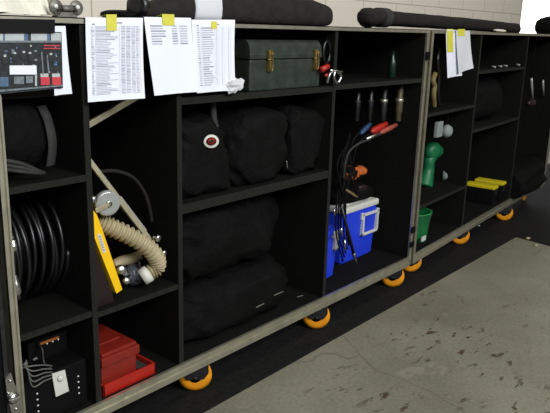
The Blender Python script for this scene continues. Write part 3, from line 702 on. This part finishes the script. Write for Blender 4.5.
k = MB(); k.tube(bez([at(216, 128, .05), at(214, 120, .07), at(213, 108, .08), at(213, 101, .08)], 20), .012, 8); k.build('drawstring', MT['webbing'], t)
t = soft('plump middle black bag with a small zip tag on the bag shelf', (1.943, .19, .905), (.175, .175, .165), 32, ((1.781, .025, zf), (2.105, .35, 1.07)), g, amp=.1)
k = MB(); k.tube(bez([at(274, 129, .045), at(277, 131, .04), at(280, 135, .045)], 8), .003, 6); k.build('zip_or_glint', MT['steel'], t)
t = soft('black bag at the right end of the bag shelf by the divider', (2.226, .19, .895), (.128, .175, .155), 33, ((2.111, .03, zf), (X3-.003, .35, 1.075)), g)
k = MB(); k.tube(bez([at(286.5, 161, .035), at(287, 165, .033), at(287.3, 169, .036)], 8), .003, 6); k.build('zip_or_glint', MT['steel'], t)
# two big bags in the wide bottom cell
t = soft('big creased black bag piled on top in the wide bottom cell', (1.84, .31, .56), (.35, .235, .165), 41, ((X2r+.003, .06, .405), (2.19, .54, .735)), g, amp=.10, wr=.9, e=.62)
t = soft('big flat black bag lying underneath in the wide bottom cell', (1.86, .28, .285), (.365, .245, .122), 42, ((X2r+.003, .035, FZ+.0005), (2.24, .54, .402)), g, amp=.08, wr=.7, e=.6)
for (xa, ya, xb, yb) in ((256, 307.5, 264, 303.5), (274, 295.5, 283, 291.5)):
    k = MB(); k.cyl(at(xa, ya, .030), at(xb, yb, .030), .0022, n=6); k.build('zip_or_glint', MT['tie_glint'], t)  # thin pale rods stand in for glints on the bag's piping
p0, p1 = atz(297, 297, FZ+.003), atz(303, 295.5, FZ+.003); k = MB(); k.cyl(p0, p1, .0022, n=6)
tag(k.build('cable_tie', MT['tie_glint']), 'short pale cable tie on the cabinet floor right of the big bags', 'cable tie')

# ================================================================== FOURTH COLUMN
def cooler(label, x0, x1, y0, y1, z0, z1, handle, lidm='white'):
    t = thing('cooler', label, 'cooler', ((x0+x1)/2, (y0+y1)/2, z0), 0, 'blue cool boxes')
    zl = z1-.044; tp = .014
    k = MB(); bm = bmesh.new(); bmesh.ops.create_cube(bm, size=1)
    for v in bm.verts:
        s_ = tp if v.co.z < 0 else 0
        v.co = Vector(((x0+s_) if v.co.x < 0 else (x1-s_), (y0+s_) if v.co.y < 0 else (y1-s_), z0 if v.co.z < 0 else zl))
    bmesh.ops.bevel(bm, geom=bm.edges[:], offset=.012, segments=3, affect='EDGES'); k.bm(bm); k.build('body', MT['blue'], t)
    k = MB(); k.box((x0-.004, y0-.004, zl), (x1+.004, y1+.004, zl+.034), bev=.010); k.box((x0+.03, y0+.03, zl+.03), (x1-.03, y1-.03, z1), bev=.01); l = k.build('lid', MT[lidm], t); l['label'] = lidm+' lid'
    hx0, hx1, hz0, hz1 = handle; k = MB(); w_ = .013
    k.box((hx0, y0-.012, hz0), (hx0+w_, y0+.016, hz1), bev=.003).box((hx1-w_, y0-.012, hz0), (hx1, y0+.016, hz1), bev=.003).box((hx0, y0-.012, hz1-w_), (hx1, y0+.002, hz1), bev=.003).box((hx0, y0-.012, hz0), (hx1, y0+.002, hz0+w_), bev=.003)
    for x in (hx0, hx1): k.box((x-.010, y0-.008, hz1-.03), (x+.010, y0+.01, hz1+.006), bev=.003)
    k.build('handle', MT['white'], t)['label'] = 'white frame handle'
Yc = .175; a = at(344.5, 208, Yc); b = at(378.5, 199, Yc); h0_ = at(362, 216, Yc); h1_ = at(376, 230, Yc)
cooler('blue cooler with a white lid and a square white handle frame', a.x+.004, min(b.x, XR-.012), Yc, Yc+.24, FZ+.0005, (a.z+b.z)/2+.01, (h0_.x, min(h1_.x, XR-.03), h1_.z, h0_.z+.01))
k = MB(); zc_ = (a.z+b.z)/2+.01+.0015; zz = (min(b.x, XR-.012)+a.x)/2
blob(k, (zz-.01, Yc+.135, zc_+.03), ((min(b.x, XR-.012)-a.x)/2-.004, .13, .04), 77, .16, .6, (44, 28), lim=((a.x, Yc-.002, zc_), (XR-.006, .5, 1.1)))
tag(k.build('folded_cloth', MT['fabric']), 'folded black cloth lying on top of the blue cooler', 'cloth')
Yc = .11; b = at(340, 227, Yc); 
cooler('blue cooler mostly hidden behind the divider with a white stripe', X3r+.006, min(b.x, 2.66), Yc, Yc+.22, FZ+.0005, b.z+.01, (at(335, 240, Yc).x-.012, at(335, 240, Yc).x+.016, at(334, 250, Yc).z, at(334, 232, Yc).z), lidm='blue')
# hanging torches under the shelf
for i, (x, lab, mt, r_) in enumerate(((358, 'black torch hanging under the shelf, leftmost of four', 'black', .016), (371, 'black torch hanging second from the left under the shelf', 'black', .016), (384.5, 'dark torch with a pale ring hanging third under the shelf', 'darksteel', .018), (400, 'torch with a brassy barrel hanging nearest the right rail', 'dim', .020))):
    p0 = at(x, 92, .10); p1 = at(x-1.5, 121, .10); t = thing('torch', lab, 'torch', (p0.x, .10, p1.z), 0, 'torches hanging under the shelf')
    zt = 1.1215; L_ = zt-p1.z
    k = MB(); k.lathe([(r_*.7, 0), (r_*.8, .003), (r_*.8, L_*.2), (r_, L_*.24), (r_, L_*.52), (r_*.85, L_*.56), (r_*.85, L_*.9), (r_*.5, L_*.92)], (p0.x, .10, p1.z), (0, 0, 1), 18); k.build('barrel', [MT[mt]] if mt != 'black' else [MT['gloss']], t)
    k = MB(); k.lathe([(r_*1.08, L_*.50), (r_*1.12, L_*.52), (r_*1.12, L_*.56), (r_*1.02, L_*.58)], (p0.x, .10, p1.z), (0, 0, 1), 18); k.build('ring', MT['alu' if i > 1 else 'darksteel'], t)
    k = MB(); k.cyl((p0.x, .10, zt-L_*.09), (p0.x, .10, zt), .005, n=8); k.box((p0.x-.012, .09, zt-.006), (p0.x+.012, .11, zt), bev=.001); k.build('clip', MT['darksteel'], t)
# tangle of audio cables with coloured plugs, hung from the torches' shelf
def cable(label, path, col, plug, pm, r=.005, cat='cable', pr=.013):
    t = thing('plug_cable', label, cat, path[-1], 0, 'cables with coloured plugs')
    k = MB(); k.tube(bez(path, 40), r, 8); k.build('cord', MT[col], t)
    a, b = Vector(plug[0]), Vector(plug[1]); l = (b-a).length
    k = MB(); k.lathe([(.006, 0), (pr*.7, l*.05), (pr, l*.2), (pr, l*.7), (pr*.8, l*.75), (pr*.8, l)], a, b-a, 16); k.build('plug', MT[pm], t)
    return t
cable('cable with a blue plug in the tangle below the torches', [at(365, 131, .07), at(356, 136, .07), at(350, 150, .08), at(346, 172, .09)], 'black', (at(360, 134, .07), at(370, 124, .08)), 'bluep')
cable('cable with a red plug in the tangle below the torches', [at(376, 131, .06), at(366, 136, .055), at(357, 146, .06), at(352, 165, .07)], 'black', (at(371, 132, .06), at(386, 124, .07)), 'red2', pr=.017)
t = cable('pale cable with a copper and silver plug below the torches', [at(370, 139, .04), at(358, 144, .04), at(349, 152, .045), at(345, 164, .05), at(343.5, 178, .06)], 'webbing', (at(380, 133, .04), at(396, 125, .045)), 'copper', r=.0055, pr=.013)
k = MB(); k.cyl(at(366, 139, .04), at(380, 133.5, .04), .007, .010); k.build('plug_tip', MT['steel'], t)['label'] = 'silver plug sleeve'
cable('black cable with a red plug near the orange cloth', [at(358, 196, .08), at(352, 180, .08), at(347, 166, .09), at(347, 150, .10)], 'black', (at(358.5, 188, .07), at(366, 187, .08)), 'darkred')
cable('black cable with a tan tip above the blue cooler', [at(352, 196, .07), at(346, 190, .07), at(343, 176, .08), at(342, 150, .10)], 'black', (at(346, 190, .06), at(357, 197, .06)), 'tan', pr=.007)
# orange cloth bundle
k = MB(); p = at(354, 172, .12); blob(k, (p.x, .12, p.z), (.075, .04, .036), 51, .35, .9, (30, 20), freq=20)
t = k.build('bundle', [MT['fabric'], MT['orangec']]); tag(t, 'dark bundle with orange patches hanging above the blue cooler', 'bundle')
for pl in t.data.polygons:
    c = t.matrix_world @ pl.center
    if noise.noise(c*22+Vector((3, 1, 2))) > .02: pl.material_index = 1
# hanging boom rod with silver tip
t = thing('boom_rod', 'thin black rod with a silver tip hanging before the blue cooler', 'rod', at(357, 266, .03))
k = MB(); k.cyl(at(341, 205, .05), at(354, 255, .045), .007, .009, 12); k.build('shaft', MT['gloss'], t)
k = MB(); a, b = at(353.5, 253, .045), at(357.5, 267, .045); k.lathe([(.009, 0), (.010, .006), (.010, .02), (.006, .024), (.006, .045), (.002, (b-a).length)], a, b-a, 12); k.build('tip', MT['steel'], t)['label'] = 'silver tip'
t = thing('cable_hank', 'hank of dark cables with small silver plugs between the two coolers', 'cable', at(342, 262, .08))
k = MB()
for i in range(5): k.tube(bez([at(350-i*.6, 134+i*3, .11), at(343+i*1.9*(-1)**i, 165, .09-.006*i), at(337+i*2.2, 200, .085-.006*i), at(336+i*2.6, 232, .075), at(343+i*1.4, 261-i*4, .075)], 40), .0042, 8)
k.build('cords', MT['black'], t)
for (x0, y0, x1, y1) in ((334, 209, 334.5, 216), (341, 228, 342, 236), (344.5, 240, 345.5, 252)):
    k = MB(); k.cyl(at(x0, y0, .05), at(x1, y1, .05), .006, .005, 10); k.build('plug', MT['steel'], t)
k = MB(); q = at(392, 68, .1); k.lathe([(.016, 0), (.020, .006), (.020, .08), (.010, .105), (.010, .13)], (q.x, .1, 1.1435), (0, 0, 1), 18)
tag(k.build('bottle', mat('dark_green_glass', (22, 40, 26), .25, var=.2)), 'small dark green bottle on the upper shelf of the right column', 'bottle')

# ================================================================== FAR CABINET CONTENTS
def pb_(x, y, v): return FB @ atb(x, y, v)
g = 'green gear in the far cabinet'
# green handset-shaped object
k = MB(Matrix.Translation(FB.to_3x3() @ Vector((.035, 0, 0))))
vg = (FBI @ atz(422, 188, .448)).y+.02
k.tube(bez([pb_(433, 150, vg), pb_(427, 160, vg), pb_(425.5, 172, vg), pb_(421.5, 187, vg)], 30), lambda u: .055-.018*math.sin(u*math.pi), 16)
k.lathe([(.03, -.04), (.055, -.035), (.058, .02), (.03, .035)], pb_(430, 152, vg-.01), (-.3, -1, 0), 22)
t = k.build('winder', MT['green']); tag(t, 'green plastic winder with a round head on the far cabinet shelf', 'winder')
b_ = atb(421, 249, .10)
t = thing('bucket', 'small green bucket on the far cabinet floor beside the rail', 'bucket', FB @ Vector((.17, .15, FZ)))
x0 = atb(412, 230, .08).x; x1 = atb(430, 230, .08).x; cx = max(.16, (x0+x1)/2); R_ = min(.115, (x1-x0)/2*1.0)
zt = atb(421, 211, .1).z
k = MB(FB); k.lathe([(R_*.86, 0), (R_*.88, .004), (R_, zt-FZ-.01), (R_*1.05, zt-FZ-.008), (R_*1.05, zt-FZ), (R_*.93, zt-FZ), (R_*.9, zt-FZ-.03)], (cx, .03+R_*1.06, FZ+.0005), (0, 0, 1), 36); k.build('shell', MT['greenb'], t)
k = MB(FB); q = atb(426, 238, .02); k.box((q.x-.03, .028+.002, q.z-.018), (q.x+.02, .033+.004, q.z+.008)); k.build('sticker', MT['white'], t)
# white cups and labels on the shelves
q = FBI @ atz(445, 181, .448); c = FB @ Vector((q.x, q.y, .4475+.040)); ax = Vector((.6, -1, 0))
t = thing('tape_roll', 'white roll of tape standing on the shelf below the green winder', 'tape', FB @ Vector((q.x, q.y, .447)))
k = MB(); k.lathe([(.018, -.02), (.040, -.02), (.040, .02), (.018, .02)], c, ax, 26); k.build('roll', MT['dull'], t)
k = MB(); k.lathe([(.001, -.021), (.0175, -.0205), (.0175, .0205), (.001, .021)], c, ax, 20); k.build('core', MT['tan'], t)
q = atb(440, 136, .03)
t = thing('carton', 'small white carton hung on a cord above the green winder', 'carton', FB @ Vector((q.x, .04, q.z)))
k = MB(FB); zt_ = atb(440, 122, .03).z; k.box((q.x-.045, .03, atb(440, 137, .03).z), (q.x+.035, .05, zt_), bev=.003); k.build('box', MT['dull'], t)
k = MB(FB); k.cyl((q.x, .04, zt_-.002), (q.x, .04, .935), .002, n=6); k.build('cord', MT['black'], t)
t = thing('lamp_cup', 'round glassy cup hung on a cord next to the small white carton', 'cup', pb_(447, 131, .06))
k = MB(); k.cyl(pb_(447, 131, .06), Vector((pb_(447, 131, .06).x, pb_(447, 131, .06).y, .935)), .002, n=6); k.build('cord', MT['black'], t)
k = MB(); k.lathe([(.02, -.015), (.035, -.012), (.04, .0), (.03, .02), (.012, .025)], pb_(447, 131, .06), (-.2, -1, .1), 22)
k.build('bowl', MT['dull'], t)
vc = .27; q = atb(432, 202, vc); k = MB(FB); k.box((q.x-.05, vc+.002, FZ+.0005), (q.x+.05, vc+.12, .415), bev=.004); t = k.build('carton', MT['black']); tag(t, 'small dark carton with a white label behind the green bucket', 'carton')
z1 = atb(432, 198, vc).z; z0 = atb(432, 206, vc).z; k = MB(FB); k.box((q.x-.028, vc, z0), (q.x+.022, vc+.0025, z1)); k.build('paper_label', MT['dull'], t)['label'] = 'white label'
k = MB(FB); qq = FBI @ atz(463, 203, FZ); qq.x = min(qq.x, .690); k.lathe([(.026, 0), (.036, .07), (.038, .075), (.033, .075), (.028, .02)], (qq.x, qq.y, FZ+.0005), (0, 0, 1), 20)
tag(k.build('cup', MT['dull']), 'pale cup standing on the floor beside the middle post of the far cabinet', 'cup')
# hoses hanging at the near edge of the far cabinet
for i, (lab, mt, xs) in enumerate((('tan cord hanging just right of the double rails', 'tan', 433.5), ('black cord hanging between the tan cord and the taped papers', 'gloss', 438))):
    k = MB(); k.tube(bez([pb_(xs+1.5, (74, 48)[i], .04), pb_(xs-.5, (80, 60)[i], .03), pb_(xs+.8, (86, 76)[i], .03), pb_(xs, (95, 92)[i], .03), pb_(xs+.6, 106, .04)], 40), .015 if i == 0 else .010, 8)
    tag(k.build('rubber_hose', MT[mt]), lab, 'hose')
# dark bags on the far shelves
def bsoft(label, c, r, seed, lim, amp=.1):
    t = thing('soft_bag', label, 'bag', FB @ Vector((c[0], c[1], lim[0][2])), 0, 'black bags in the far cabinet')
    k = MB(FB); blob(k, c, r, seed, amp, .7, (48, 32), lim=lim); k.build('bag_body', MT['fabric'], t)
bsoft('black bag on the middle shelf of the far cabinet', (1.2, .24, .945), (.43, .19, .15), 61, ((.76, .05, .796), (1.645, .43, 1.13)))
bsoft('black bag slumped over the far end of the bottom rail', (2.04, .16, .27), (.55, .25, .13), 62, ((1.705, -.10, FZ+.008), (2.6, .43, .5)), amp=.16)
for i, (x, y) in enumerate(((497, 64), (503, 66.5), (508, 68), (520, 71))):
    q = atb(x, y, .03); k = MB(FB); k.cyl((q.x-.03, .03, 1.1565+.008), (q.x+.03, .09, 1.1565+.008), .007, .005, 8)
    tag(k.build('hand_tool', MT['clear']), 'small pale tool end on the upper shelf of the far cabinet', 'tool', 'pale tools on the far upper shelf')
# black cases with yellow lids
for i, (lab, fx, fy, bx, by) in enumerate((('black case with a yellow lid, nearer the middle post', 495, 187.5, 476, 181), ('black case with a yellow lid, farther from the middle post', 510, 182, 491, 176))):
    zt = .315
    pf = FBI @ atz(fx, fy, zt); pk = FBI @ atz(bx, by, zt)
    x0, y0 = min(pf.x, 1.63), max(.02, pf.y); y1 = min(.43, max(pk.y, y0+.22)); W_ = .085
    x0 += .05*(1-i); y0 = max(.03, y0)
    t = thing('battery_case', lab, 'case', FB @ Vector((x0, (y0+y1)/2, FZ)), TH, 'black cases with yellow lids')
    k = MB(FB); k.box((x0-W_/2, y0+.005, FZ+.0005), (x0+W_/2, y1, zt-.022), bev=.005); k.build('box_body', MT['black'], t)
    k = MB(FB); k.box((x0-W_/2-.003, y0, zt-.022), (x0+W_/2+.003, y1+.003, zt), bev=.006); k.build('lid', MT['ylid'], t)['label'] = 'yellow lid'
    k = MB(FB); k.box((x0-.018, y0-.004, zt-.065), (x0+.018, y0+.005, zt-.024), bev=.002); k.build('latch', MT['darksteel'], t)
# dark red head on a grey tube hanging at the far right
t = thing('hanging_lamp', 'grey tube with a dark red head hanging in the far right column', 'tool', pb_(532, 104, .06))
k = MB(); k.cyl(pb_(531.5, 78, .08), pb_(532.5, 99, .08), .009, n=10); k.build('tube', MT['clear'], t)
k = MB(); p_ = pb_(531.5, 78, .08); k.cyl(p_, Vector((p_.x, p_.y, TOP-.0165)), .003, n=6); k.build('cord', MT['black'], t)
k = MB(); blob(k, pb_(531, 103, .08), (.075, .03, .03), 71, .2, .9, (24, 16), freq=12); k.build('head', MT['darkred'], t)
t = thing('metal_tube', 'short grey tube hanging right of the dark red head', 'tube', pb_(543.5, 95, .08))
k = MB(); k.cyl(pb_(543, 80, .08), pb_(543.5, 95, .08), .008, n=10); k.build('tube', MT['clear'], t)
k = MB(); p_ = pb_(543, 80, .08); k.cyl(p_, Vector((p_.x, p_.y, TOP-.0165)), .003, n=6); k.build('cord', MT['black'], t)

# small litter on the mat and floor
for x, y, lab in ((479, 226, 'pale fleck of paper on the mat under the far cabinet'), (410.5, 259, 'short pale cord end hanging by the seam between cabinets')):
    p_ = atz(x, y, GZ+.006) if y < 240 else at(x+8, y, -.02)
    k = MB(); 
    if y < 240: blob(k, p_+Vector((0, 0, .003)), (.014, .006, .003), 5, .3, .9, (10, 8))
    else: k.tube(bez([at(417, 255, .02), at(419, 258, .01), at(421, 261, .01)], 8), .003, 6)
    tag(k.build('litter', MT['paper2']), lab, 'litter')
for x, y in ((528, 239), (536, 246)):
    p_ = atz(x, y, GZ+.0005); k = MB(); blob(k, p_+Vector((0, 0, .006)), (.022, .012, .007), int(x), .3, .9, (12, 8)); tag(k.build('litter', MT['hose']), 'pale fleck on the floor at the corner of the dark mats', 'litter', 'flecks by the dark mat corner')
